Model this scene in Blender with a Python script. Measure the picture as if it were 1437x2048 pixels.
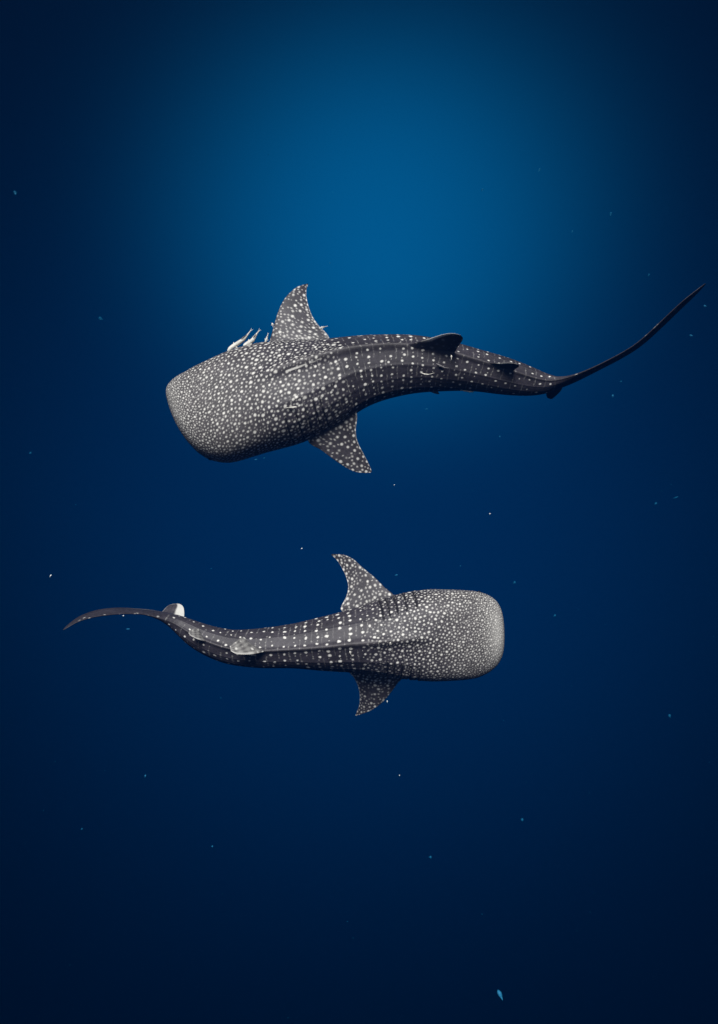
import bpy, math, random
import numpy as np
from mathutils import Vector, Matrix

for o in list(bpy.data.objects):
    bpy.data.objects.remove(o, do_unlink=True)
SC = bpy.context.scene
COL = SC.collection

# ------------------------------------------------------------------ camera
F = 1462.0                       # focal length in photograph pixels (1437 x 2048)
PITCH = math.radians(75)         # looking steeply down into the blue
CAM = np.array([0.0, 0.0, -4.0])
cd = bpy.data.cameras.new('camera')
cd.sensor_fit = 'VERTICAL'
cd.sensor_height = 24.0
cd.lens = 24.0 * F / 2048.0
cd.clip_start = 0.05
cd.clip_end = 500.0
cam = bpy.data.objects.new('camera', cd)
COL.objects.link(cam)
cam.location = CAM
cam.rotation_euler = (math.pi / 2 - PITCH, 0, 0)
SC.camera = cam
VX = np.array([1.0, 0, 0])
VF = np.array([0, math.cos(PITCH), -math.sin(PITCH)])
VU = np.array([0, math.sin(PITCH), math.cos(PITCH)])

# ------------------------------------------------------------------ open water round the scene
SUN_DIR = np.array([-0.08, 0.48, 0.87]); SUN_DIR /= np.linalg.norm(SUN_DIR)
world = bpy.data.worlds.new('World')
SC.world = world
world.use_nodes = True
wt = world.node_tree
wt.nodes.clear()


def wn(kind, **kw):
    n = wt.nodes.new(kind)
    for k, v in kw.items():
        setattr(n, k, v)
    return n


geo = wn('ShaderNodeTexCoord')


def lobe(axis, kappa, colour, power=1.0):
    """radiance that water scatters about one direction: colour * exp(-(kappa*(1-cos))^power)"""
    d = wn('ShaderNodeVectorMath', operation='DOT_PRODUCT')
    wt.links.new(geo.outputs['Generated'], d.inputs[0])
    d.inputs[1].default_value = axis
    a = wn('ShaderNodeMath', operation='MULTIPLY_ADD')
    wt.links.new(d.outputs['Value'], a.inputs[0])
    a.inputs[1].default_value = -kappa
    a.inputs[2].default_value = kappa
    m = wn('ShaderNodeMath', operation='MAXIMUM')
    wt.links.new(a.outputs[0], m.inputs[0])
    m.inputs[1].default_value = 0.0
    p = wn('ShaderNodeMath', operation='POWER')
    wt.links.new(m.outputs[0], p.inputs[0])
    p.inputs[1].default_value = power
    ng = wn('ShaderNodeMath', operation='MULTIPLY')
    wt.links.new(p.outputs[0], ng.inputs[0])
    ng.inputs[1].default_value = -1.0
    e = wn('ShaderNodeMath', operation='EXPONENT')
    wt.links.new(ng.outputs[0], e.inputs[0])
    s = wn('ShaderNodeVectorMath', operation='SCALE')
    s.inputs[0].default_value = colour
    wt.links.new(e.outputs[0], s.inputs['Scale'])
    return s.outputs[0]


def vadd(a, b):
    n = wn('ShaderNodeVectorMath', operation='ADD')
    wt.links.new(a, n.inputs[0])
    wt.links.new(b, n.inputs[1])
    return n.outputs[0]


L1 = lobe((-0.0385, 0.5944, -0.8032), 40.0, (0.0002, 0.0465, 0.119), 1.42)     # sunlit water ahead, a broad
L4 = lobe((0.0960, 0.5921, -0.8001), 40.0, (0.0002, 0.0465, 0.119), 1.42)     # glow wider than it is high
L2 = lobe((0.0108, 0.2797, -0.9600), 7.83, (0.0002, 0.0220, 0.0910), 1.21)     # the deep
L3 = lobe(tuple(SUN_DIR), 6.5, (0.95, 1.05, 1.15))                     # the bright surface overhead
acc = vadd(vadd(vadd(L1, L4), L2), L3)
bg = wn('ShaderNodeBackground')
wt.links.new(acc, bg.inputs['Color'])
bg.inputs['Strength'].default_value = 1.0
wo = wn('ShaderNodeOutputWorld')
wt.links.new(bg.outputs[0], wo.inputs['Surface'])

# ------------------------------------------------------------------ sun
sd = bpy.data.lights.new('sun', 'SUN')
sd.energy = 4.7
sd.angle = math.radians(30)
sd.color = (1.0, 0.975, 0.94)
sun = bpy.data.objects.new('sun', sd)
COL.objects.link(sun)
sun.rotation_euler = Vector(-SUN_DIR).to_track_quat('-Z', 'Y').to_euler()
sun.location = (0, 0, 5)

SC.view_settings.view_transform = 'Standard'
SC.view_settings.look = 'None'
SC.view_settings.exposure = 0.0
SC.view_settings.gamma = 1.0
SC.render.engine = 'CYCLES'
SC.cycles.use_denoising = True
SC.cycles.filter_width = 1.5
SC.cycles.volume_bounces = 1
SC.cycles.max_bounces = 5
SC.cycles.caustics_reflective = False
SC.cycles.caustics_refractive = False


# ------------------------------------------------------------------ helpers
def ray(x, y):
    x = np.asarray(x, float); y = np.asarray(y, float)
    return VF + ((x - 718.5) / F)[..., None] * VX - ((y - 1024.0) / F)[..., None] * VU


def on_level(x, y, z):
    """point of the level z seen at a pixel"""
    r = ray(x, y)
    return CAM + r * ((np.asarray(z) - CAM[2]) / r[..., 2])[..., None]


def at_depth(x, y, d):
    return CAM + ray(x, y) * np.asarray(d)[..., None]


def depth_of(p):
    return (np.asarray(p) - CAM) @ VF


def project(p):
    q = np.asarray(p) - CAM
    d = q @ VF
    return 718.5 + F * (q @ VX) / d, 1024.0 - F * (q @ VU) / d


def pchip(x, y, xq):
    x = np.asarray(x, float); y = np.asarray(y, float); xq = np.asarray(xq, float)
    h = np.diff(x); m = np.diff(y) / h
    d = np.zeros_like(y)
    for i in range(1, len(x) - 1):
        if m[i - 1] * m[i] > 0:
            w1 = 2 * h[i] + h[i - 1]; w2 = h[i] + 2 * h[i - 1]
            d[i] = (w1 + w2) / (w1 / m[i - 1] + w2 / m[i])
    d[0] = m[0]; d[-1] = m[-1]
    k = np.clip(np.searchsorted(x, xq) - 1, 0, len(x) - 2)
    t = (xq - x[k]) / h[k]
    return ((2 * t**3 - 3 * t**2 + 1) * y[k] + (t**3 - 2 * t**2 + t) * h[k] * d[k]
            + (-2 * t**3 + 3 * t**2) * y[k + 1] + (t**3 - t**2) * h[k] * d[k + 1])


def smooth(x, n):
    """repeated moving average that keeps the ends"""
    for _ in range(n):
        y = x.copy()
        y[1:-1] = 0.25 * x[:-2] + 0.5 * x[1:-1] + 0.25 * x[2:]
        x = y
    return x


def catmull(pts, n):
    pts = np.asarray(pts, float)
    d = np.r_[0, np.cumsum(np.linalg.norm(np.diff(pts, axis=0), axis=1))]
    q = np.linspace(0, d[-1], n)
    P = np.vstack([2 * pts[0] - pts[1], pts, 2 * pts[-1] - pts[-2]])
    k = np.clip(np.searchsorted(d, q) - 1, 0, len(pts) - 2)
    t = ((q - d[k]) / (d[k + 1] - d[k]))[:, None]
    p0, p1, p2, p3 = P[k], P[k + 1], P[k + 2], P[k + 3]
    return 0.5 * (2 * p1 + (p2 - p0) * t + (2 * p0 - 5 * p1 + 4 * p2 - p3) * t**2 + (3 * p1 - p0 - 3 * p2 + p3) * t**3)


def sstep(a, b, x):
    t = np.clip((x - a) / (b - a), 0, 1)
    return t * t * (3 - 2 * t)


def unit(v):
    return v / np.maximum(np.linalg.norm(v, axis=-1, keepdims=True), 1e-12)


class Sheet:
    """collects grids of quads with point attributes; build() links them as ONE mesh object"""
    def __init__(self, attrs):
        self.v = []; self.f = []; self.n = 0
        self.attrs = attrs
        self.a = {k: [] for k in attrs}

    def grid(self, P, attrs, close_v=True, flip=False):
        nu, nv = P.shape[:2]
        idx = np.arange(nu * nv).reshape(nu, nv) + self.n
        if close_v:
            idx = np.hstack([idx, idx[:, :1]])
        q = np.stack([idx[:-1, :-1], idx[:-1, 1:], idx[1:, 1:], idx[1:, :-1]], -1).reshape(-1, 4)
        if flip:
            q = q[:, ::-1]
        self.v.append(P.reshape(-1, 3)); self.f.append(q); self.n += nu * nv
        for k in self.attrs:
            self.a[k].append(np.broadcast_to(attrs.get(k, 0.0), (nu, nv)).reshape(-1))

    def build(self, name, mat, parent=None, origin=None):
        V = np.vstack(self.v)
        Q = np.vstack(self.f)
        org = V.mean(0) if origin is None else np.asarray(origin)
        V = V - org
        me = bpy.data.meshes.new(name)
        me.vertices.add(len(V)); me.vertices.foreach_set('co', V.astype(np.float32).ravel())
        me.loops.add(Q.size); me.loops.foreach_set('vertex_index', Q.astype(np.int32).ravel())
        me.polygons.add(len(Q))
        me.polygons.foreach_set('loop_start', np.arange(0, Q.size, 4, dtype=np.int32))
        me.polygons.foreach_set('loop_total', np.full(len(Q), 4, dtype=np.int32))
        me.update(calc_edges=True)
        me.polygons.foreach_set('use_smooth', np.ones(len(Q), dtype=bool))
        for k in self.attrs:
            at = me.attributes.new(k, 'FLOAT', 'POINT')
            at.data.foreach_set('value', np.concatenate(self.a[k]).astype(np.float32))
        me.materials.append(mat)
        o = bpy.data.objects.new(name, me)
        COL.objects.link(o)
        o.location = org
        if parent is not None:
            o.parent = parent
            o.location = org - np.array(parent.location)
        return o


def tag(o, label, cat, group=None):
    o['label'] = label; o['category'] = cat
    if group:
        o['group'] = group
    return o


# ------------------------------------------------------------------ materials
def nodes(name):
    m = bpy.data.materials.new(name)
    m.use_nodes = True
    t = m.node_tree
    b = t.nodes['Principled BSDF']
    return m, t, b


def skin_material():
    m, t, b = nodes('shark_skin')
    N = t.nodes; K = t.links

    def attr(n):
        a = N.new('ShaderNodeAttribute'); a.attribute_name = n
        return a.outputs['Fac']

    def mix(fac, a, c):
        x = N.new('ShaderNodeMix'); x.data_type = 'RGBA'
        for s, val in ((x.inputs['Factor'], fac), (x.inputs['A'], a), (x.inputs['B'], c)):
            if isinstance(val, (tuple, float)):
                s.default_value = val
            else:
                K.new(val, s)
        return x.outputs['Result']

    tc = N.new('ShaderNodeTexCoord')
    n1 = N.new('ShaderNodeTexNoise'); n1.inputs['Scale'].default_value = 26; n1.inputs['Detail'].default_value = 6
    n1.inputs['Roughness'].default_value = 0.65
    K.new(tc.outputs['Object'], n1.inputs['Vector'])
    n2 = N.new('ShaderNodeTexNoise'); n2.inputs['Scale'].default_value = 3.0; n2.inputs['Detail'].default_value = 4
    K.new(tc.outputs['Object'], n2.inputs['Vector'])
    # pigment
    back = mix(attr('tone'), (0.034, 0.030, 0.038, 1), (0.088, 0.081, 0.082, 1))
    mr = N.new('ShaderNodeMapRange')
    mr.inputs['From Min'].default_value = 0.3; mr.inputs['From Max'].default_value = 0.7
    mr.inputs['To Min'].default_value = 0.62; mr.inputs['To Max'].default_value = 1.42
    K.new(n1.outputs['Fac'], mr.inputs['Value'])
    mr2 = N.new('ShaderNodeMapRange')
    mr2.inputs['From Min'].default_value = 0.3; mr2.inputs['From Max'].default_value = 0.7
    mr2.inputs['To Min'].default_value = 0.75; mr2.inputs['To Max'].default_value = 1.25
    K.new(n2.outputs['Fac'], mr2.inputs['Value'])
    mm = N.new('ShaderNodeMath'); mm.operation = 'MULTIPLY'
    K.new(mr.outputs[0], mm.inputs[0]); K.new(mr2.outputs[0], mm.inputs[1])
    vm = N.new('ShaderNodeVectorMath'); vm.operation = 'SCALE'
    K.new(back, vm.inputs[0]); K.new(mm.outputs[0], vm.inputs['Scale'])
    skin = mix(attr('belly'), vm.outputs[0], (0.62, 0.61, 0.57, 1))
    # the pale spots, a little uneven at the rim
    sp = N.new('ShaderNodeMath'); sp.operation = 'MULTIPLY_ADD'
    K.new(n1.outputs['Fac'], sp.inputs[0]); sp.inputs[1].default_value = 0.5; sp.inputs[2].default_value = 0.75
    sm = N.new('ShaderNodeMath'); sm.operation = 'MULTIPLY'; sm.use_clamp = True
    K.new(attr('spot'), sm.inputs[0]); K.new(sp.outputs[0], sm.inputs[1])
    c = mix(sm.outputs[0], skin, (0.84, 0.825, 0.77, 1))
    c = mix(attr('dark'), c, (0.008, 0.007, 0.009, 1))
    K.new(c, b.inputs['Base Color'])
    b.inputs['Roughness'].default_value = 0.5
    b.inputs['Specular IOR Level'].default_value = 0.36
    n3 = N.new('ShaderNodeTexNoise'); n3.inputs['Scale'].default_value = 70; n3.inputs['Detail'].default_value = 5
    K.new(tc.outputs['Object'], n3.inputs['Vector'])
    bp = N.new('ShaderNodeBump'); bp.inputs['Strength'].default_value = 0.35; bp.inputs['Distance'].default_value = 0.005
    K.new(n3.outputs['Fac'], bp.inputs['Height'])
    K.new(bp.outputs[0], b.inputs['Normal'])
    return m


def simple(name, col, col2, scale, rough=0.5):
    m, t, b = nodes(name)
    tc = t.nodes.new('ShaderNodeTexCoord')
    n = t.nodes.new('ShaderNodeTexNoise'); n.inputs['Scale'].default_value = scale; n.inputs['Detail'].default_value = 4
    t.links.new(tc.outputs['Object'], n.inputs['Vector'])
    r = t.nodes.new('ShaderNodeValToRGB')
    r.color_ramp.elements[0].position = 0.35; r.color_ramp.elements[1].position = 0.65
    r.color_ramp.elements[0].color = (*col, 1); r.color_ramp.elements[1].color = (*col2, 1)
    t.links.new(n.outputs['Fac'], r.inputs['Fac'])
    t.links.new(r.outputs[0], b.inputs['Base Color'])
    b.inputs['Roughness'].default_value = rough
    b.inputs['Specular IOR Level'].default_value = 0.2
    return m


SKIN = skin_material()
EYE = simple('eye_dark', (0.006, 0.006, 0.008), (0.03, 0.028, 0.03), 40, 0.15)
SLIT = simple('gill_opening', (0.006, 0.005, 0.007), (0.014, 0.012, 0.015), 30, 0.8)
FISH = simple('remora_pale', (0.62, 0.60, 0.54), (0.86, 0.84, 0.76), 25)
FISH_GREY = simple('remora_grey', (0.14, 0.135, 0.14), (0.26, 0.25, 0.25), 25)
def see_through(m, f):
    t = m.node_tree
    out = t.nodes['Material Output']; b = t.nodes['Principled BSDF']
    tr = t.nodes.new('ShaderNodeBsdfTransparent'); mx = t.nodes.new('ShaderNodeMixShader')
    mx.inputs[0].default_value = f
    t.links.new(b.outputs[0], mx.inputs[1]); t.links.new(tr.outputs[0], mx.inputs[2])
    t.links.new(mx.outputs[0], out.inputs['Surface'])
    return m


PLANK_WHITE = simple('plankton_white', (0.6, 0.68, 0.72), (0.85, 0.88, 0.88), 60)
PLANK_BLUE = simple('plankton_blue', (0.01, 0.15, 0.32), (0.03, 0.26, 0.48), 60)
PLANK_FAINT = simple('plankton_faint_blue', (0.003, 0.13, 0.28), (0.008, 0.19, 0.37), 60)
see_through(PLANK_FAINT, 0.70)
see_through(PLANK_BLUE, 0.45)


# ------------------------------------------------------------------ the sharks
class Shark:
    """A whale shark lofted along its own bent spine.
    table rows: x, y, half outline (pixels of the photograph), height/width, roll from the line of sight, rise in metres"""
    NS, NT = 860, 464

    def __init__(self, table, level, seed, head_px):
        self.rng = np.random.default_rng(seed)
        T = np.array(table, float)
        px = np.r_[0, np.cumsum(np.hypot(np.diff(T[:, 0]), np.diff(T[:, 1])))]
        Lp = px[-1]
        self.px_len = Lp
        t = np.linspace(0, 1, self.NS)
        head = 0.055
        k = int(0.16 * self.NS)
        s = np.empty(self.NS)
        s[:k] = head * (np.arange(k) / k)**2.0
        s[k:] = np.linspace(head, 1, self.NS - k)
        s = smooth(s, 12) * Lp
        s[0] = 0.0
        X = smooth(pchip(px, T[:, 0], s), 220); Y = smooth(pchip(px, T[:, 1], s), 220)
        X[0], Y[0] = T[0, 0], T[0, 1]
        W = np.sqrt(np.maximum(pchip(px, T[:, 2]**2, s), 0.0))
        R = smooth(np.exp(pchip(px, np.log(T[:, 3]), s)), 20)
        PHI = smooth(np.radians(pchip(px, T[:, 4], s)), 40)
        Z = smooth(pchip(px, T[:, 5], s), 60) + level
        P = on_level(X, Y, Z)
        self.s_px = s
        self.sm = np.r_[0, np.cumsum(np.linalg.norm(np.diff(P, axis=0), axis=1))]   # metres along the spine
        Ps = P.copy()
        for c in range(3):
            Ps[:, c] = smooth(P[:, c], 30)
        Tg = unit(np.gradient(Ps, axis=0))
        for c in range(3):
            Tg[:, c] = smooth(Tg[:, c], 40)
        Tg = unit(Tg)
        Tg[s < head_px] = Tg[np.searchsorted(s, head_px)]      # the skull does not bend
        for c in range(3):
            Tg[:, c] = smooth(Tg[:, c], 60)
        Tg = unit(Tg)
        to = unit(CAM - P)
        Nn = unit(to - (to * Tg).sum(1, keepdims=True) * Tg)
        S = unit(np.cross(Tg, Nn))
        S *= np.sign((S @ VU))[:, None]
        self.P, self.T = P, Tg
        self.D = unit(np.cos(PHI)[:, None] * Nn + np.sin(PHI)[:, None] * S)
        self.R = unit(np.cos(PHI)[:, None] * S - np.sin(PHI)[:, None] * Nn)       # side that is up in the picture
        app = W * depth_of(P) / F
        self.n = self.squareness(s / Lp)
        q = self.n / (self.n - 1)
        self.a = np.maximum(app / (np.abs(np.cos(PHI))**q + (R * np.abs(np.sin(PHI)))**q)**(1 / q), 0.0008)
        self.b = self.a * R
        self.L = self.sm[-1]

    @staticmethod
    def squareness(u):
        # boxy head, roof-shaped trunk, round stalk
        return 2.0 + 0.6 * (1 - sstep(0.10, 0.28, u)) - 0.22 * sstep(0.22, 0.34, u) * (1 - sstep(0.6, 0.75, u))

    def at(self, name, s):
        A = getattr(self, name)
        s = np.clip(s, 0, self.L)
        if A.ndim == 1:
            return np.interp(s, self.sm, A)
        return np.stack([np.interp(s, self.sm, A[:, c]) for c in range(3)], -1)

    def s_of_px(self, sp):
        return np.interp(sp, self.s_px, self.sm)

    def surface(self, ridge_from, ridge_to, gills, extra=1.0):
        th = np.linspace(0, 2 * np.pi, self.NT, endpoint=False)
        sm = self.sm[:, None]
        u = sm / self.L
        n = self.n[:, None]
        cs, sn = np.cos(th)[None], np.sin(th)[None]
        rho = (np.abs(cs)**n + np.abs(sn)**n)**(-1 / n)
        lat = sn * rho * self.a[:, None]
        dor = cs * rho * self.b[:, None]
        ang = (th + np.pi) % (2 * np.pi) - np.pi
        self.ang = np.broadcast_to(ang[None], lat.shape)
        on = sstep(ridge_from, ridge_from + 0.10, u) * (1 - sstep(ridge_to - 0.12, ridge_to, u))
        g = lambda c, w: np.exp(-((np.abs(ang) - math.radians(c)) / math.radians(w))**2)[None]
        bump = on * (0.10 * g(0, 6) + 0.015 * g(36, 3.0) + 0.010 * g(60, 3.0) + 0.012 * g(84, 3.0)) * extra
        # the back falls away flat on both sides of the keel line
        bump = bump - on * 0.030 * (np.exp(-((np.abs(ang) - math.radians(20)) / math.radians(13))**2))[None]
        # heavier brow and cheek lines on the head
        rng = self.rng
        ph = rng.uniform(0, 6.28, 6)
        und = sum(0.006 * np.sin((2 + i) * ang[None] + ph[i] + (7 + 5 * i) * u) for i in range(4))
        rad = 1 + bump + und * sstep(0.02, 0.08, u)
        lat = lat * rad; dor = dor * rad
        # chin lower than brow, mouth slit right across the blunt front
        hd = 1 - sstep(0.0, 0.20, u)
        dor = np.where(dor < 0, dor * (1 + 0.25 * hd), dor * (1 - 0.05 * hd))
        back = np.zeros_like(lat)
        slit = np.exp(-((dor + 0.22 * self.b[:, None]) / (0.10 * self.b[:, None] + 0.012))**2) * (1 - sstep(0.018, 0.034, u))
        back += 0.03 * slit
        dark = 0.9 * slit
        # gill slits: five long curved cuts, each with its flap
        aa = np.abs(np.degrees(ang))[None]
        for i, (gp, lo, hi) in enumerate(gills):
            s0 = self.s_of_px(gp)
            line = s0 + 0.05 * ((aa - lo) / 70.0)**2
            m = sstep(lo, lo + 6, aa) * (1 - sstep(hi - 8, hi, aa))
            d = sm - line
            cut = np.exp(-(d / 0.0115)**2) * m
            flap = np.exp(-np.clip(-d, 0, 1) / 0.045) * sstep(0.010, -0.010, d) * m
            k = 0.014 * flap - 0.018 * cut
            lat = lat * (1 + k / np.maximum(self.a[:, None], 0.1)); dor = dor * (1 + k / np.maximum(self.a[:, None], 0.1))
            dark = np.maximum(dark, 0.9 * cut)
        self.lat, self.dor = lat, dor
        Pw = (self.P[:, None] + lat[..., None] * self.R[:, None] + dor[..., None] * self.D[:, None]
              + back[..., None] * self.T[:, None])
        self.Pw = Pw
        self.rest = np.stack([np.broadcast_to(sm, lat.shape), lat, dor], -1)
        # skin grows unevenly: the spots come out ragged rather than round
        q = self.rest.copy()
        for k in range(5):
            w = rng.normal(0, 1, 3); w *= (70 + 35 * k) / np.linalg.norm(w)
            self.rest = self.rest + 0.0022 * np.sin(q @ w + rng.uniform(0, 6.28))[..., None] * unit(rng.normal(0, 1, 3))
        # pale belly, darker back
        ad = np.abs(self.ang)
        self.belly = sstep(math.radians(112), math.radians(140), ad + 0 * sm) * (1 - sstep(0.78, 0.86, u))
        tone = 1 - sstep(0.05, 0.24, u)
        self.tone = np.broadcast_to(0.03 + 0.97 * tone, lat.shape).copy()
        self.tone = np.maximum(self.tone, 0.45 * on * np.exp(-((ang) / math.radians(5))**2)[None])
        self.dark = dark
        self.spot = np.zeros_like(lat)
        return Pw

    # --- spots, laid out on the surface itself
    def point(self, s, th):
        i = int(np.clip(np.searchsorted(self.sm, s), 1, self.NS - 1))
        j = int(round((th % (2 * np.pi)) / (2 * np.pi) * self.NT)) % self.NT
        return self.rest[i, j]

    def stamp(self, c, r, bright, ex=1.0):
        """one spot at rest position c"""
        i0, i1 = np.searchsorted(self.sm, [c[0] - 1.5 * r * ex, c[0] + 1.5 * r * ex])
        i0 = max(i0 - 1, 0); i1 = min(i1 + 1, self.NS)
        if i1 <= i0:
            return
        q = self.rest[i0:i1] - c
        d = np.sqrt((q[..., 0] / ex)**2 + q[..., 1]**2 + q[..., 2]**2) / r
        self.spot[i0:i1] = np.maximum(self.spot[i0:i1], bright * sstep(1.32, 0.60, d))

    def paint(self, head_end, col_gap, spot_r, tail_end):
        rng = self.rng
        L = self.L
        us = np.linspace(0, head_end * L, 400)
        buf = np.zeros((20000, 3)); bufr = np.zeros(20000); na = 0
        hw = self.a[np.searchsorted(self.sm, 0.12 * L)]

        def spacing(u):
            return hw * (0.050 + 0.036 * sstep(0.0, 0.18, u))

        for pas, (kmin, rmul, cand) in enumerate(((1.60, 0.285, 14000), (0.90, 0.215, 66000), (0.62, 0.14, 28000))):
            for _ in range(cand):
                u = (head_end + 0.08) * rng.random()**(1.25)
                if rng.random() < sstep(head_end - 0.07, head_end + 0.07, u):
                    continue
                th = rng.normal(0, 1.15)
                if abs(th) > 2.3:
                    continue
                c = self.point(u * L, th)
                sp = spacing(u)
                if na:
                    q = buf[:na] - c
                    d2 = np.einsum('ij,ij->i', q, q)
                    if (d2 < (np.minimum(bufr[:na], sp) * kmin)**2).any():
                        continue
                if na >= 19990:
                    break
                buf[na] = c; bufr[na] = sp; na += 1
                fade = 1 - 0.45 * sstep(head_end - 0.06, head_end + 0.04, u)
                br = (1.0, 0.88, 0.5)[pas] * rng.uniform(0.8, 1.0) * (fade if pas else 1)
                self.stamp(c, max(sp * rmul, 0.0075) * (1.30 - 0.30 * sstep(0, 0.07, u)) * rng.uniform(0.8, 1.15), br, rng.uniform(0.9, 1.35))
        acc = buf[:na]
        # trunk: columns of big spots, with finer dots and bars between them
        s = (head_end - 0.05) * L
        col = 0
        while s < tail_end * L:
            u = s / L
            i = np.searchsorted(self.sm, s)
            girth = math.pi * (self.a[i] + self.b[i])
            gap = 0.090 + 0.032 * sstep(0.4, 0.6, u)
            n = max(3, int(girth * 0.62 / gap / 2))
            for side in (-1, 1):
                for k in range(n):
                    arc = (k + 0.5) * gap + rng.normal(0, gap * 0.09)
                    th = side * arc / girth * 2 * np.pi
                    if rng.random() < 0.07:
                        continue
                    c = self.point(s + rng.normal(0, 0.012) - 0.10 * abs(th) * col_gap, th)
                    if (((acc - c)**2).sum(1) < (1.9 * spot_r)**2).any():
                        continue
                    self.stamp(c, spot_r * (1 - 0.25 * sstep(0.35, 0.6, u)) * rng.uniform(0.72, 1.12), rng.uniform(0.85, 1.0), rng.uniform(1.0, 1.4))
                    if rng.random() < 0.8 * (1 - sstep(0.42, 0.7, u)):
                        # small dot between two spots of the column
                        c = self.point(s + rng.normal(0, 0.008) - 0.10 * abs(th) * col_gap, th + side * 0.5 * gap / girth * 2 * np.pi)
                        self.stamp(c, spot_r * 0.42, rng.uniform(0.35, 0.6))
                # faint bar half way to the next column
                fad = 0.105 - 0.02 * sstep(0.4, 0.7, u)
                arc = 0.0
                s2 = s + col_gap * 0.5
                wob = rng.uniform(0, 6.28)
                while arc < girth * 0.33:
                    th = side * arc / girth * 2 * np.pi
                    if math.sin(arc * 23 + wob) > -0.5:
                        c = self.point(s2 + 0.004 * math.sin(arc * 30 + wob) - 0.10 * abs(th) * col_gap, th)
                        big = rng.random() < 0.16
                        self.stamp(c, spot_r * (0.5 if big else 0.34), fad * (2.6 if big else rng.uniform(0.6, 1.1)))
                    arc += spot_r * 0.5
            s += col_gap * rng.uniform(0.92, 1.08)
            col += 1
        # a few worn spots along the tail blade
        for _ in range(12):
            s = L * rng.uniform(tail_end + 0.03, 0.97)
            self.stamp(self.point(s, rng.choice([-1, 1]) * rng.uniform(0.1, 1.5)), rng.uniform(0.008, 0.013), rng.uniform(0.15, 0.5), 1.8)

    def scar(self, x0, y0, x1, y1, w, bright):
        """a pale scrape on the skin between two places of the back"""
        X, Y = project(self.Pw.reshape(-1, 3))
        X = X.reshape(self.lat.shape); Y = Y.reshape(self.lat.shape)
        dx, dy = x1 - x0, y1 - y0
        t = np.clip(((X - x0) * dx + (Y - y0) * dy) / (dx * dx + dy * dy), 0, 1)
        d = np.hypot(X - x0 - t * dx, Y - y0 - t * dy)
        up = np.cos(self.ang) > 0
        self.spot = np.maximum(self.spot, bright * sstep(w, w * 0.4, d) * up)


def fin_grid(Ld, Tr, normal, thick, nv=56, root_flare=0.0, flare_len=0.08, droop=None):
    """wing-section fin between a leading and a trailing edge (both root to tip)"""
    nu = len(Ld)
    u = np.linspace(0, 1, nu)
    half = nv // 2
    v = 0.5 * (1 - np.cos(np.linspace(0, np.pi, half)))
    naca = 5 * (0.2969 * np.sqrt(v) - 0.1260 * v - 0.3516 * v**2 + 0.2843 * v**3 - 0.1036 * v**4)
    prof = np.r_[v, v[::-1][1:-1]]
    sgn = np.r_[naca, -naca[::-1][1:-1]]
    chord = np.linalg.norm(Tr - Ld, axis=1)
    th = thick * chord * (1 - 0.35 * u) + root_flare * np.exp(-(u / flare_len)**2)
    P = Ld[:, None] + (Tr - Ld)[:, None] * prof[None, :, None]
    n = normal if normal.ndim == 2 else np.broadcast_to(normal, (nu, 3))
    P = P + n[:, None] * (th[:, None] * sgn[None])[..., None]
    side = np.broadcast_to(np.sign(sgn)[None], P.shape[:2])
    return P, np.broadcast_to(u[:, None], P.shape[:2]), np.broadcast_to(prof[None], P.shape[:2]), side


def fin_spots(P, u, rng, spacing, r, big=0.35, edge=0.0):
    """scatter of pale spots over a fin"""
    flat = P.reshape(-1, 3)
    spot = np.zeros(len(flat))
    acc = np.zeros((0, 3))
    order = rng.permutation(len(flat))[:6000]
    for kmin, rr, br in ((1.45, 1.0, 1.0), (0.80, 0.62, 0.75)):
        for i in order:
            c = flat[i]
            if len(acc) and (((acc - c)**2).sum(1) < (kmin * spacing)**2).any():
                continue
            acc = np.vstack([acc, c])
            R = r * rr * rng.uniform(0.8, 1.15)
            d = np.linalg.norm(flat - c, axis=1) / R
            spot = np.maximum(spot, br * rng.uniform(0.75, 1.0) * sstep(1.4, 0.55, d))
    return spot.reshape(P.shape[:2])


def picture_fin(sh, lead, trail, root_d, tip_d, curve, thick, n=90):
    """fin planform read off at pixels, each set at its own distance: root_d/tip_d metres beyond the shark's spine"""
    Lp = catmull(lead, n); Tp = catmull(trail, n)
    u = np.linspace(0, 1, n)
    d0 = np.array([depth_of(sh.P[np.argmin(np.hypot(*(np.array(project(sh.P)) - np.array([[x], [y]]))))]) for x, y in (0.5 * (Lp + Tp))[::8]])
    base = d0[0]
    off = root_d + (tip_d - root_d) * u**curve
    Ld = at_depth(Lp[:, 0], Lp[:, 1], base + off)
    Tr = at_depth(Tp[:, 0], Tp[:, 1], base + off + 0.03)
    ch = unit(Tr - Ld)
    sp = unit(np.gradient(0.5 * (Ld + Tr), axis=0))
    nn = unit(np.cross(ch, sp))
    nn *= np.sign((nn @ -VF))[:, None]
    for c in range(3):
        nn[:, c] = smooth(nn[:, c], 20)
    return Ld, Tr, unit(nn), thick


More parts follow.
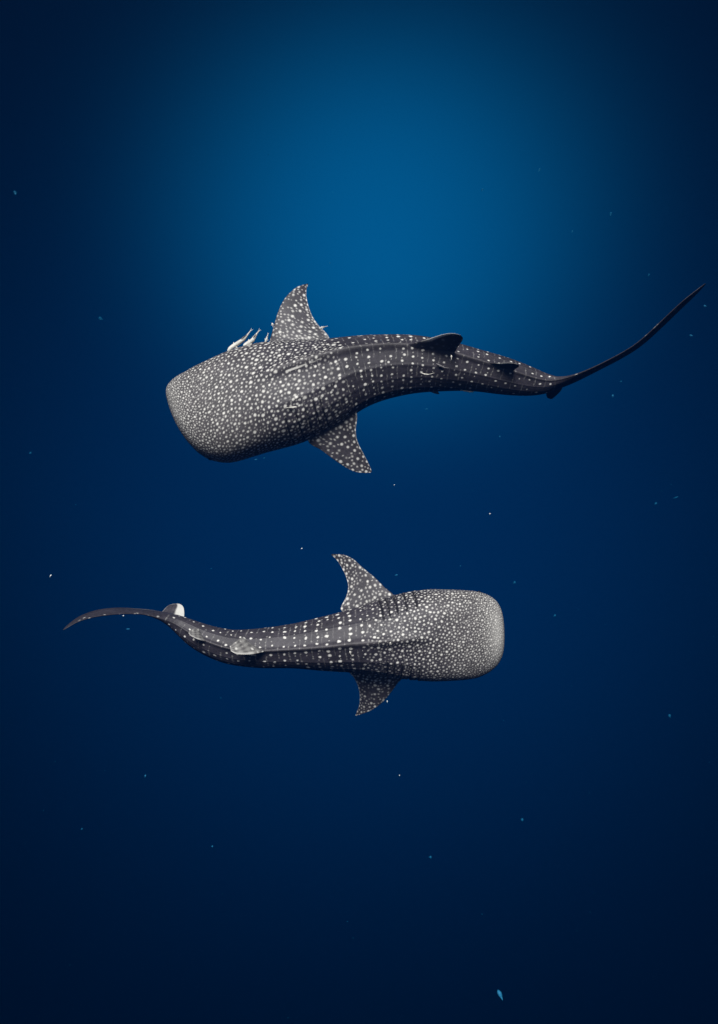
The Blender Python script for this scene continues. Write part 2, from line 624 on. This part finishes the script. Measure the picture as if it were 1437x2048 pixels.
def keel_fin(sh, s0, shape, lean, scale=1.0, n=60, below=False):
    """median fin given by (metres behind s0, height above the back)"""
    lead = np.array(shape[0]) * scale; trail = np.array(shape[1]) * scale
    Lq = catmull(lead, n); Tq = catmull(trail, n)

    def place(q):
        s = s0 + q[:, 0]
        D = sh.at('D', np.full(len(q), s0 + 0.2 * scale)); R = sh.at('R', np.full(len(q), s0 + 0.2 * scale))
        sg = -1.0 if below else 1.0
        Dl = math.cos(lean) * D * sg + math.sin(lean) * R
        base = sh.at('P', s) + sh.at('D', s) * (sh.at('b', s) * sg)[:, None]
        return base + Dl * q[:, 1:2] + R * q[:, 2:3]

    Ld, Tr = place(Lq), place(Tq)
    ch = unit(Tr - Ld); sp = unit(np.gradient(0.5 * (Ld + Tr), axis=0))
    nn = unit(np.cross(ch, sp))
    nn *= np.sign((nn @ VU))[:, None]
    return Ld, Tr, nn


ATTRS = ('spot', 'tone', 'belly', 'dark')
# (metres behind the front of the base, height, sideways)
DORSAL_UPRIGHT = (
    [(-0.12, -0.08, 0), (0.06, 0.0, 0), (0.25, 0.075, 0), (0.44, 0.20, 0), (0.60, 0.335, 0), (0.72, 0.42, 0), (0.82, 0.455, 0), (0.90, 0.455, 0)],
    [(0.68, -0.12, 0), (0.80, -0.02, 0), (0.86, 0.03, 0), (0.88, 0.10, 0), (0.90, 0.19, 0), (0.925, 0.28, 0), (0.945, 0.36, 0), (0.94, 0.415, 0)])
DORSAL_FLOPPED = (
    [(0.02, -0.12, 0), (0.10, -0.02, 0), (0.18, 0.09, -0.01), (0.28, 0.21, -0.015), (0.38, 0.30, -0.01), (0.47, 0.35, 0.0), (0.54, 0.36, 0.03)],
    [(0.22, -0.12, 0), (0.25, -0.02, 0.01), (0.34, 0.02, 0.10), (0.40, 0.05, 0.19), (0.44, 0.14, 0.18), (0.50, 0.25, 0.14), (0.56, 0.33, 0.09)])


def gill_slit(sh, gp, sgn, lo, hi, parent):
    """dark open cut lying in its groove of the skin, thin at both ends"""
    n = 26
    aa = np.linspace(lo + 2, hi - 4, n)
    s_ = sh.s_of_px(gp) + 0.05 * ((aa - lo) / 70.0)**2
    i = np.clip(np.searchsorted(sh.sm, s_), 1, sh.NS - 2)
    j = np.round((sgn * np.radians(aa)) % (2 * np.pi) / (2 * np.pi) * sh.NT).astype(int) % sh.NT
    C = sh.Pw[i, j].copy()
    for c in range(3):
        C[:, c] = smooth(C[:, c], 6)
    t = unit(np.gradient(C, axis=0))
    out = unit(sh.lat[i, j][:, None] * sh.R[i] + sh.dor[i, j][:, None] * sh.D[i])
    w = unit(np.cross(t, out)); out = np.cross(w, t)
    r = 0.0075 * np.sqrt(np.sin(np.linspace(0.06, np.pi - 0.10, n)))
    a = np.linspace(0, 2 * np.pi, 8, endpoint=False)
    P = C[:, None] + r[:, None, None] * (np.cos(a)[None, :, None] * w[:, None] + 0.8 * np.sin(a)[None, :, None] * out[:, None])
    g = Sheet(()); g.grid(P, {})
    return g.build('gill_slit', SLIT, parent)


def eye(sh, s, th, r, parent):
    """round eyeball with a low lid ring, half sunk in the side of the head"""
    i = np.searchsorted(sh.sm, s); j = int(round((th % (2 * np.pi)) / (2 * np.pi) * sh.NT)) % sh.NT
    c = sh.Pw[i, j]
    out = unit(sh.lat[i, j] * sh.R[i] + 0.2 * sh.dor[i, j] * sh.D[i])
    t = sh.T[i]; w = unit(np.cross(out, t))
    prof = [(0.0, 0.9), (0.35, 0.86), (0.65, 0.70), (0.85, 0.42), (0.95, 0.2), (1.05, 0.28), (1.2, 0.25), (1.4, 0.05), (1.5, -0.3)]
    a = np.linspace(0, 2 * np.pi, 20, endpoint=False)
    P = np.array([[c + r * (p[0] * (np.cos(x) * t + np.sin(x) * w) + p[1] * out) for x in a] for p in prof])
    g = Sheet(()); g.grid(P, {}, flip=True)
    return g.build('eye', EYE, parent)


# rows: x, y, half outline, height/width, roll, rise
UPPER = [
    (339.5, 816.5, 0, 0.50, 22, 0), (340.5, 817, 16, 0.50, 22, 0), (342.3, 818.2, 28, 0.50, 22, 0), (346, 820.5, 41, 0.50, 22, 0),
    (351, 824, 52, 0.51, 22, 0), (359, 828.5, 64, 0.52, 23, 0), (373, 832, 78, 0.53, 24, 0), (390, 834, 89, 0.54, 24, 0),
    (409, 833, 96.5, 0.56, 25, 0), (428, 828.5, 101.5, 0.58, 26, 0), (458.5, 817.5, 105, 0.61, 28, 0), (486, 807, 107, 0.64, 29, 0),
    (520, 796, 108, 0.68, 31, 0), (559, 788, 106, 0.73, 33, 0), (600, 778, 100, 0.78, 35, 0),
(657, 762, 86, 0.85, 37, 0),
    (711, 744.5, 72.5, 0.92, 38, 0), (766, 734, 64, 0.96, 38, 0), (830, 728.5, 57, 1.0, 35, 0), (890, 732, 50, 1.02, 31, 0),
    (953, 741, 41.5, 1.02, 26, 0), (1012, 753.5, 36, 1.0, 22, 0), (1056, 762.5, 29, 0.95, 19, 0), (1090, 768, 20.5, 1.0, 17, 0),
    (1118, 766, 12, 1.8, 15, 0.04), (1147, 758, 8.2, 3.4, 14, 0.12), (1176, 745.5, 6.4, 5.5, 13, 0.22), (1206, 731, 5.6, 6.5, 13, 0.32),
    (1273, 693.5, 5.4, 7, 12, 0.55), (1322, 650, 5.6, 7, 12, 0.75), (1368, 606, 5.2, 7, 12, 0.95), (1395, 583, 3.4, 6, 12, 1.05),
    (1412, 567, 0.5, 5, 12, 1.12)]
LOWER = [
    (1008.5, 1262, 0, 0.50, -6, 0), (1007, 1262, 26, 0.50, -6, 0), (1003, 1262.5, 46, 0.50, -6, 0), (996, 1263.3, 60, 0.51, -6, 0),
    (985, 1264.5, 71, 0.52, -6, 0), (969, 1266, 80, 0.53, -6, 0), (949, 1267.5, 86.5, 0.55, -6, 0), (910, 1269, 90, 0.60, -6, 0),
    (868, 1270, 91, 0.66, -6, 0), (830, 1271, 87, 0.72, -6, 0), (790, 1274, 80, 0.78, -6, 0), (750, 1278, 71.5, 0.85, -6, 0),
    (704, 1282, 62.5, 0.90, -6, 0), (645, 1288, 53.5, 0.95, -7, 0), (580, 1292.5, 43.5, 1.0, -8, 0), (516, 1296, 38.5, 1.02, -8, 0),
    (470, 1294.5, 34.5, 1.0, -7, 0), (430, 1285, 30.5, 0.98, -6, 0), (396, 1271, 26, 0.95, -7, 0), (365, 1252.5, 19, 1.0, -9, 0),
    (340, 1238, 12.5, 1.7, -11, 0.03), (315, 1229.8, 8, 3.3, -13, 0.10), (281, 1223, 5.6, 5.5, -14, 0.22), (245, 1221.5, 6.8, 6.5, -15, 0.36),
    (208, 1224.5, 7.4, 7, -15, 0.52), (176, 1232, 6.4, 7, -14, 0.66), (150, 1243, 4, 6.5, -13, 0.78), (127, 1260, 0.5, 5, -12, 0.88)]


def make_shark(table, level, seed, gills, cfg):
    sh = Shark(table, level, seed, cfg['head_px'])
    sh.surface(cfg['ridge'][0], cfg['ridge'][1], gills)
    sh.paint(cfg['head_end'], cfg['col_gap'], cfg['spot_r'], cfg['tail_end'])
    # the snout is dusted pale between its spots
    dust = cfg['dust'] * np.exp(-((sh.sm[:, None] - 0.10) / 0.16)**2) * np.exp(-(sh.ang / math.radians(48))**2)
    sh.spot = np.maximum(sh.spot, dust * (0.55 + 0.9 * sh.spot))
    for sc in cfg['scars']:
        sh.scar(*sc)
    g = Sheet(ATTRS)
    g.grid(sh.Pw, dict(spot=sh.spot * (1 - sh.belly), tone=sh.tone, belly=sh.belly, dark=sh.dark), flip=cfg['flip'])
    for fin in cfg['fins']:
        Ld, Tr, nn, th = picture_fin(sh, *fin['shape'])
        P, u, v, side = fin_grid(Ld, Tr, nn, th, nv=110, root_flare=fin.get('flare', 0.05), flare_len=0.10)
        if fin.get('plain'):
            sp = 0 * u
        else:
            mid = P
            sp = fin_spots(mid, u, sh.rng, fin['gap'], fin['r'])
        sp = sp * (1 - sstep(0.0, 0.05, 0.05 - v) * 0.6)
        bel = (side < 0) * 0.8 if not fin.get('plain') else fin['pale'](u, v)
        edge = sstep(0.95, 1.0, v) * 0.55
        g.grid(P, dict(spot=np.maximum(sp * (side >= 0), edge * 0.5), tone=0.22 + 0 * u, belly=bel + 0 * u, dark=0 * u), flip=fin['flip'])
    for s_px, shape, sc, lean, spots, below in cfg['keels']:
        Ld, Tr, nn = keel_fin(sh, sh.s_of_px(s_px), shape, lean, sc, below=below)
        P, u, v, side = fin_grid(Ld, Tr, nn, 0.07, nv=60, root_flare=0.05 * sc, flare_len=0.25)
        sp = fin_spots(P, u, sh.rng, 0.10, 0.019) * spots
        rim = (1 - sstep(0.08, 0.15, v)) * cfg['rim'] * sstep(0.42, 0.60, u)  # light catching the fin's leading edge, painted in as a pale rim
        g.grid(P, dict(spot=np.maximum(sp, rim), tone=cfg['dorsal_tone'] + 0 * u, belly=cfg['keel_pale'] * (1 - sp) * sstep(0.15, 0.45, u) * (0.75 + 0.6 * np.sin(23 * u + 11 * v) * np.sin(13 * v - 9 * u)), dark=0 * u))
    # pelvic fins under the belly
    for sgn in (-1, 1):
        s0 = sh.s_of_px(cfg['pelvic'])
        q = catmull([(-0.02, -0.10), (0.05, 0.0), (0.14, 0.10), (0.24, 0.20), (0.30, 0.24)], 30)
        r = catmull([(0.24, -0.10), (0.27, 0.0), (0.28, 0.08), (0.30, 0.16), (0.33, 0.23)], 30)

        def place(c):
            s = s0 + c[:, 0]
            Rr = sh.at('R', s) * sgn; Dd = sh.at('D', s)
            base = sh.at('P', s) + Rr * (sh.at('a', s) * 0.45)[:, None] - Dd * (sh.at('b', s) * 0.80)[:, None]
            return base + (Rr * 0.25 - Dd * 0.45) * c[:, 1:2]
        Ld, Tr = place(q), place(r)
        nn = unit(np.cross(unit(Tr - Ld), unit(np.gradient(Ld, axis=0))))
        P, u, v, side = fin_grid(Ld, Tr, nn, 0.08, nv=40, root_flare=0.02, flare_len=0.2)
        g.grid(P, dict(spot=0 * u, tone=0.1 + 0 * u, belly=0.2 + 0 * u, dark=0 * u))
    o = g.build('whale_shark', SKIN, origin=sh.at('P', 0.35 * sh.L))
    for sgn in (-1, 1):
        for gp, lo, hi in gills:
            gill_slit(sh, gp, sgn, lo, hi, o)
        eye(sh, 0.052 * sh.L, sgn * math.radians(96), 0.022, o)
    tag(o, cfg['label'], 'whale shark', 'whale sharks seen from above')
    sh.obj = o
    return sh


lobe_pale_lower = lambda u, v: np.maximum(sstep(0.44, 0.22, v + 0.10 * np.sin(9 * u) + 0.05 * np.sin(23 * v + 7 * u)), 0.55 * sstep(0.80, 0.97, u))
lobe_pale_upper = lambda u, v: 0.0 * u

upper = make_shark(UPPER, -13.3, 11, [(232, 48, 112), (252, 48, 114), (270, 46, 116), (287, 45, 118), (300, 44, 118)], dict(
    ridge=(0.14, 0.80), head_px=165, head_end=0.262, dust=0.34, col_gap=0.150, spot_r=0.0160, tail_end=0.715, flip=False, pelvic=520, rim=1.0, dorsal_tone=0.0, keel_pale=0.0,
    scars=[(577, 741, 596, 735, 2.6, 0.95), (596, 735, 612, 728, 2.0, 0.8), (620, 726, 641, 718, 1.2, 0.5)],
    label='whale shark heading left, the upper of the two, small fish above its head',
    fins=[
        dict(shape=([(628, 846), (617, 882), (644, 901), (671, 921), (694, 936), (711, 943.5), (728, 946), (742, 945)],
                    [(705, 800), (713, 822), (714.5, 838), (712, 861), (716, 884), (731, 914), (739, 930), (744, 943)],
                    -0.22, 0.02, 1.4, 0.075), gap=0.057, r=0.019, flip=False, flare=0.07),
        dict(shape=([(556, 715), (540, 690), (547, 657), (557, 623), (570, 597), (590, 577), (604, 570.5), (616, 567)],
                    [(664, 700), (659, 676), (651, 664), (637, 650), (624, 630), (615, 603), (613, 582), (617, 568)],
                    0.25, 0.75, 1.2, 0.075), gap=0.057, r=0.020, flip=True, flare=0.06),
        dict(shape=([(1096, 768), (1094, 778), (1093, 788), (1095, 795), (1101, 798)],
                    [(1122, 762), (1126, 773), (1121, 783), (1113, 791), (1105, 798)],
                    0.10, 0.45, 1.0, 0.08), plain=True, pale=lobe_pale_upper, flip=False, flare=0.02)],
    keels=[(470, DORSAL_UPRIGHT, 0.90, 0.0, 0.35, False), (636, DORSAL_UPRIGHT, 0.52, 0.0, 0.15, False), (670, DORSAL_UPRIGHT, 0.30, 0.0, 0.2, True)]))

lower = make_shark(LOWER, -14.0, 5, [(176, 38, 112), (194, 36, 114), (212, 33, 116), (227, 31, 118), (240, 30, 118)], dict(
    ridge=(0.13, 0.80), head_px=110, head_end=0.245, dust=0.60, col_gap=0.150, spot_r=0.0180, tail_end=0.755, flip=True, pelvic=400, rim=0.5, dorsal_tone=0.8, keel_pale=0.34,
    scars=[],
    label='whale shark heading right, the lower of the two, seen straight from above',
    fins=[
        dict(shape=([(800, 1222), (789, 1192), (770, 1175), (750, 1155), (727, 1136), (708, 1119), (691, 1110.5), (678, 1108.5), (664, 1108)],
                    [(700, 1240), (684, 1222), (683, 1213), (693, 1193), (697, 1175), (694, 1158), (686, 1139), (675, 1121), (663, 1109.5)],
                    0.12, 0.42, 1.4, 0.075), gap=0.050, r=0.0185, flip=True, flare=0.06),
        dict(shape=([(806, 1330), (806, 1354), (796, 1366), (783, 1384), (766, 1404), (744, 1420), (724, 1428), (712, 1431)],
                    [(705, 1320), (699, 1343), (708, 1355), (716, 1371), (720, 1391), (719, 1410), (715, 1422), (711, 1431)],
                    0.12, 0.50, 1.4, 0.075), gap=0.049, r=0.017, flip=False, flare=0.06),
        dict(shape=([(366, 1256), (368, 1240), (369, 1226), (367, 1214), (360, 1208), (350, 1207.5)],
                    [(330, 1240), (322, 1227), (327, 1221), (333, 1214), (339, 1210), (345, 1208)],
                    0.08, 0.50, 1.0, 0.07), plain=True, pale=lobe_pale_lower, flip=True, flare=0.015)],
    keels=[(456, DORSAL_FLOPPED, 0.95, 0.0, 1.0, False), (580, DORSAL_FLOPPED, 0.55, 0.0, 0.6, False), (600, DORSAL_UPRIGHT, 0.30, 0.0, 0.2, True)]))


# ------------------------------------------------------------------ small fish riding along
def remora(pts, width, dist, mat, label, fork=1.0):
    """slim sucker fish: lofted body with a flat head, back, belly and side fins and a forked tail; pts run head to tail"""
    width = width * 1.05
    C2 = catmull(pts, 40)
    d = np.full(40, dist)
    C3 = at_depth(C2[:, 0], C2[:, 1], d)
    ln = np.linalg.norm(np.diff(C3, axis=0), axis=1).sum()
    C3 = C3 + VF * (0.06 * ln * np.sin(np.linspace(0, 3.1, 40)))[:, None]
    T = unit(np.gradient(C3, axis=0))
    up = np.array([0.25, 0.35, 0.9]); up = unit(up - (T @ up)[:, None] * T)
    R = np.cross(T, up)
    u = np.linspace(0, 1, 40)
    w = 0.5 * width * dist / F * np.interp(u, [0, .03, .10, .28, .5, .72, .86, .94, 1.0], [.15, .5, .8, 1, .95, .58, .34, .26, .22])
    h = w * np.interp(u, [0, .15, .4, .8, 1], [.55, .7, 1.0, 1.0, .8])
    a = np.linspace(0, 2 * np.pi, 14, endpoint=False)
    P = C3[:, None] + (w[:, None] * np.cos(a))[..., None] * R[:, None] + (h[:, None] * np.sin(a))[..., None] * up[:, None]
    g = Sheet(())
    g.grid(P, {})
    W = 0.5 * width * dist / F

    def blade(L, Tr, th=0.08):
        L = catmull(L, 10); Tr = catmull(Tr, 10)
        nn = unit(np.cross(unit(Tr - L), unit(np.gradient(L, axis=0))))
        Pb, *_ = fin_grid(L, Tr, nn, th, nv=14)
        g.grid(Pb, {})
    e, t, s_, q = C3[-2], T[-1], R[-1], up[-1]
    big = 1.6 * W * fork
    wide = unit(s_ + 0.5 * q)
    blade([e - t * W, e + t * big * .7 + wide * big * .5, e + t * big * 1.5 + wide * big], [e + t * W * .3, e + t * big * .9 + wide * big * .3, e + t * big * 1.5 + wide * big * .9])
    blade([e - t * W, e + t * big * .7 - wide * big * .5, e + t * big * 1.5 - wide * big], [e + t * W * .3, e + t * big * .9 - wide * big * .3, e + t * big * 1.5 - wide * big * .9])
    for sg in (-1, 1):
        c = C3[10] + sg * R[10] * w[10] * .7; o_ = sg * R[10] * .8 + T[10] * .7
        blade([c, c + o_ * W * .6, c + o_ * W * 1.3], [c + T[10] * W * .8, c + o_ * W * .6 + T[10] * W * .7, c + o_ * W * 1.4 + T[10] * W * .2])
    for sg in (-1, 1):
        c0, c1 = C3[22] + sg * up[22] * h[22] * .8, C3[32] + sg * up[32] * h[32] * .8
        blade([c0, c0 + sg * up[22] * W * .4 + T[22] * W * .4, c0 + sg * up[22] * W * .8 + T[22] * W], [c1, c1 + sg * up[22] * W * .2 - T[22] * W * .1, c1 + sg * up[22] * W * .3])
    o = g.build('remora', mat)
    return tag(o, label, 'fish', 'remoras riding with the sharks')


du = depth_of(upper.P[np.searchsorted(upper.sm, 0.25 * upper.L)])
dl = depth_of(lower.P[np.searchsorted(lower.sm, 0.35 * lower.L)])


def skin_depth(sh, x, y, gap=0.03):
    """distance of the shark's skin at a place, minus a finger's breadth"""
    Q = sh.Pw[::2, ::2].reshape(-1, 3)
    X, Y = project(Q)
    m = np.hypot(X - x, Y - y) < 8
    return depth_of(Q[m]).min() - gap if m.any() else du


remora([(455.5, 702), (463, 694), (474, 687), (489, 676), (502, 661)], 8.5, du - 0.05, FISH, 'pale remora hugging the upper shark\'s head, the longest and leftmost one', 0.6)
remora([(487, 691), (496, 686), (504, 681), (511, 671), (518, 662)], 8.5, du - 0.12, FISH, 'pale remora just right of the longest one above the upper shark\'s head', 0.6)
remora([(531, 685), (533, 679), (535, 673), (536.5, 668)], 4.2, du - 0.1, FISH, 'tiny upright remora at the front of the upper shark\'s far side fin', 0.6)
remora([(640, 657), (644, 655), (648, 654), (652, 653)], 3.6, du + 0.2, FISH, 'tiny remora behind the trailing edge of the upper shark\'s far side fin', 1.2)
remora([(544.5, 646), (545.5, 649), (546.5, 653)], 4.0, du + 0.2, FISH, 'white speck-sized fish at the leading edge of the upper shark\'s far fin', 0.5)
for pts, w, m, lab in (
        ([(842, 745), (850, 748), (858, 748.5), (868, 746)], 2.4, FISH, 'thin white remora on the dark flank below the upper shark\'s back fin'),
        ([(873, 727), (881, 731), (890, 735), (898, 736)], 3.4, FISH_GREY, 'grey remora at the base of the upper shark\'s back fin'),
        ([(594, 813.5), (586, 814.5), (578, 815), (570, 816)], 3.2, FISH, 'thin white remora on the upper shark\'s cheek before the gills'),
        ([(903, 710), (903.5, 714), (903.5, 718)], 2.6, FISH, 'tiny white fish on the face of the upper shark\'s back fin')):
    remora(pts, w, skin_depth(upper, *pts[1]) - (0.30 if w < 2.7 else 0), m, lab, 0.6)
remora([(948, 783.5), (940, 783), (932, 781.5), (922, 781)], 3.0, depth_of(upper.at('P', upper.s_of_px(610))) - 0.05, FISH, 'thin white remora along the belly edge of the upper shark\'s tail', 0.6)
remora([(688, 1342), (680, 1342.5), (673, 1342), (665, 1341)], 3.4, dl - 0.05, FISH, 'thin white remora behind the lower shark\'s near side fin', 0.7)
remora([(513, 1310), (503, 1309.5), (494, 1308), (484, 1305.5)], 3.2, skin_depth(lower, 500, 1305), FISH, 'thin white remora beside the lower shark\'s large back fin', 0.6)  # added strip for the white line along the fin's leading edge
for pts, lab in (([(760, 1281), (759.5, 1283), (758, 1286)], 'tiny white fish on the lower shark\'s back ridge, left of the gills'),
                 ([(782, 1284.5), (781, 1287), (780.5, 1289)], 'tiny white fish on the lower shark\'s back ridge, between its gills'),
                 ([(700, 1302), (701, 1305), (702.5, 1308)], 'tiny white fish on the lower shark\'s back beside its near fin')):
    remora(pts, 3.0, skin_depth(lower, *pts[1]), FISH, lab, 0.5)


# ------------------------------------------------------------------ drifting plankton
prng = np.random.default_rng(3)


def plankton(x, y, length, width, angle, dist, mat, label, name='plankton'):
    """lumpy translucent drifter, thick in front and drawn out behind"""
    c = at_depth(np.array(x), np.array(y), np.array(dist))
    k = 0.68 * dist / F
    ax = math.cos(math.radians(angle)) * VX + math.sin(math.radians(angle)) * VU
    ax = unit(ax + 0.3 * prng.normal() * VF)
    p = unit(np.cross(ax, VF)); q = np.cross(ax, p)
    u = np.linspace(0, 1, 12)
    rad = 0.5 * width * k * np.interp(u, [0, .08, .3, .55, .75, .9, 1], [.15, .6, 1, .85, .4, .22, .1])
    a = np.linspace(0, 2 * np.pi, 10, endpoint=False)
    lum = 1 + 0.18 * np.sin(3 * a[None] + 5 * u[:, None] + prng.uniform(0, 6)) * prng.uniform(.5, 1)
    P = (c + ax * length * k * (0.5 - u)[:, None])[:, None] + (rad[:, None] * lum)[..., None] * (np.cos(a)[:, None] * p + np.sin(a)[:, None] * q)[None]
    g = Sheet(()); g.grid(P, {})
    o = g.build(name, mat)
    return tag(o, label, 'plankton', 'plankton drifting in the open water')


WH, BL, FA = PLANK_WHITE, PLANK_BLUE, PLANK_FAINT
for a in (
    (31, 386, 15, 11, 120, 4.0, FA, 'faint blue plankton blur at the far left, level with the brightest water'),
    (202, 637, 13, 10, 150, 4.2, FA, 'faint blue plankton blur left of the upper shark, above its snout'),
    (980, 1028, 6, 4, 60, 7.0, WH, 'white plankton speck in open water between the sharks, right of centre'),
    (604, 1097, 6, 4, 10, 7.0, WH, 'white plankton speck left of the lower shark\'s raised fin tip'),
    (789, 970, 4, 3, 80, 7.0, WH, 'white plankton speck just below the upper shark\'s near fin tip'),
    (799.5, 1551, 5, 3, 110, 6.0, WH, 'lone white plankton speck well below the lower shark'),
    (775, 1403, 6, 4, 100, 7.0, WH, 'white plankton speck touching the edge of the lower shark\'s near fin'),
    (1001, 1990, 28, 13, 118, 3.5, BL, 'large bright blue plankton near the bottom right'),
    (256, 1258, 12, 4, 2, 5.5, BL, 'bright blue plankton streak under the lower shark\'s tail'),
    (101.5, 1152, 10, 4, 55, 5.5, WH, 'pale slanted plankton streak at the left above the lower shark\'s tail tip'),
    (793, 1150, 10, 4, 12, 6.0, BL, 'blue plankton streak above the lower shark\'s gills'),
    (291, 1552, 8, 5, 80, 5.0, BL, 'small blue plankton in the dark water at the lower left'),
    (425, 1693, 8, 5, 60, 5.0, BL, 'small blue plankton in the dark water, lower left of centre'),
    (965, 380, 9, 6, 70, 4.5, FA, 'faint plankton fleck in the brightest water, right of its middle'),
    (1079, 340, 11, 7, 60, 4.5, FA, 'faint plankton fleck highest at the right of the bright water'),
    (1222, 428, 11, 7, 80, 4.5, FA, 'faint plankton fleck at the right, level with the bright water'),
    (1145, 463, 8, 6, 70, 4.5, FA, 'faint plankton fleck right of the brightest water, left of another'),
    (660, 526, 6, 4, 70, 5.0, FA, 'faint plankton fleck above the upper shark\'s far fin'),
    (1226, 792, 8, 7, 100, 5.0, BL, 'bright blue plankton below the upper shark\'s long tail'),
    (1242, 763, 7, 5, 10, 5.0, FA, 'faint blue plankton close under the upper shark\'s tail'),
    (1000, 873, 5, 4, 20, 6.0, BL, 'small blue plankton speck below the upper shark\'s tail stalk'),
    (1383, 671, 10, 5, 160, 4.5, BL, 'blue plankton at the right edge below the upper shark\'s tail tip'),
    (1411, 612, 9, 5, 160, 4.5, BL, 'blue plankton at the right edge close to the upper shark\'s tail tip'),
    (1298, 550, 8, 5, 60, 4.5, FA, 'faint plankton above the upper shark\'s tail tip'),
    (921, 1132, 4, 3, 0, 7.0, BL, 'tiny blue speck above the lower shark\'s head'),
    (1045, 1640, 12, 9, 100, 4.0, FA, 'faint blue plankton blur in the dark lower right'),
    (1312, 1007, 10, 7, 30, 4.0, FA, 'faint plankton blur at the right between the sharks'),
    (1352, 995, 15, 4, 25, 4.0, FA, 'faint slanting plankton streak at the right between the sharks'),
    (247, 1231.5, 5, 4, 0, 7.0, WH, 'white plankton speck on the lower shark\'s tail blade'),
    (853, 818, 11, 3, 3, 6.0, FA, 'faint plankton dash under the upper shark\'s belly'),
    (512, 919, 10, 3, 8, 6.0, BL, 'blue plankton dash below the upper shark\'s jaw'),
    (529, 916, 6, 3, 60, 6.0, BL, 'small blue fleck below the upper shark\'s jaw, beside a dash'),
    (1029, 1165, 10, 8, 40, 4.0, FA, 'faint plankton blur right above the lower shark\'s head'),
    (61, 906, 9, 6, 40, 4.0, FA, 'faint plankton blur at the left, level with the upper shark\'s jaw'),
    (164, 1658, 7, 5, 40, 4.0, FA, 'faint fleck in the darkest water at the far lower left'),
    (1110, 1231, 9, 7, 40, 4.0, FA, 'faint plankton blur right of the lower shark\'s snout'),
    (1340, 1432, 12, 8, 110, 4.0, FA, 'faint plankton blur at the right below the lower shark'),
    (423, 1137, 4, 3, 0, 6.0, FA, 'faint speck above the lower shark\'s tail stalk'),
    (442, 1396, 4, 3, 0, 6.0, FA, 'faint speck below the lower shark\'s tail half'),
    (861, 1714, 9, 8, 0, 4.0, FA, 'faint blue blur in the dark water low in the middle'),
):
    plankton(*a)

# countless faint motes hanging at every depth
N = 420
c = np.stack([prng.uniform(-6.5, 6.5, N), prng.uniform(-5.5, 10.0, N), prng.uniform(-15.5, -6.5, N)], -1)
c = c[np.linalg.norm(c - CAM, axis=1) > 4.5]
oct_v = np.array([(1, 0, 0), (-1, 0, 0), (0, 1, 0), (0, -1, 0), (0, 0, 1), (0, 0, -1)], float)
oct_f = [(0, 2, 4), (2, 1, 4), (1, 3, 4), (3, 0, 4), (2, 0, 5), (1, 2, 5), (3, 1, 5), (0, 3, 5)]
vs, fs = [], []
for p in c:
    r = prng.uniform(0.002, 0.0042) * prng.uniform(0.6, 1.6, 3)
    fs += [tuple(i + len(vs) for i in f) for f in oct_f]
    vs += [tuple(p + r * v) for v in oct_v]
me = bpy.data.meshes.new('marine_snow')
me.from_pydata(vs, [], fs)
me.update()
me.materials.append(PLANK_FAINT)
o = bpy.data.objects.new('marine_snow', me)
COL.objects.link(o)
o['kind'] = 'stuff'
o['label'] = 'faint motes drifting all through the blue water'

# ------------------------------------------------------------------ the water itself
mz = bpy.data.materials.new('sea_water')
mz.use_nodes = True
t = mz.node_tree
t.nodes.clear()
out = t.nodes.new('ShaderNodeOutputMaterial')
pv = t.nodes.new('ShaderNodeVolumePrincipled')
pv.inputs['Color'].default_value = (0.0, 0.06, 0.25, 1)
pv.inputs['Density'].default_value = 0.010
pv.inputs['Anisotropy'].default_value = 0.0
t.links.new(pv.outputs[0], out.inputs['Volume'])
x0, x1, y0, y1, z0, z1 = -34, 34, -30, 40, -17.5, -3.4
vs = [(x, y, z) for z in (z0, z1) for y in (y0, y1) for x in (x0, x1)]
fs = [(0, 2, 3, 1), (4, 5, 7, 6), (0, 1, 5, 4), (2, 6, 7, 3), (0, 4, 6, 2), (1, 3, 7, 5)]
me = bpy.data.meshes.new('haze')
me.from_pydata(vs, [], fs)
me.update()
me.materials.append(mz)
hz = bpy.data.objects.new('haze', me)
COL.objects.link(hz)
hz['kind'] = 'stuff'
hz['label'] = 'clear blue sea water all round the sharks'
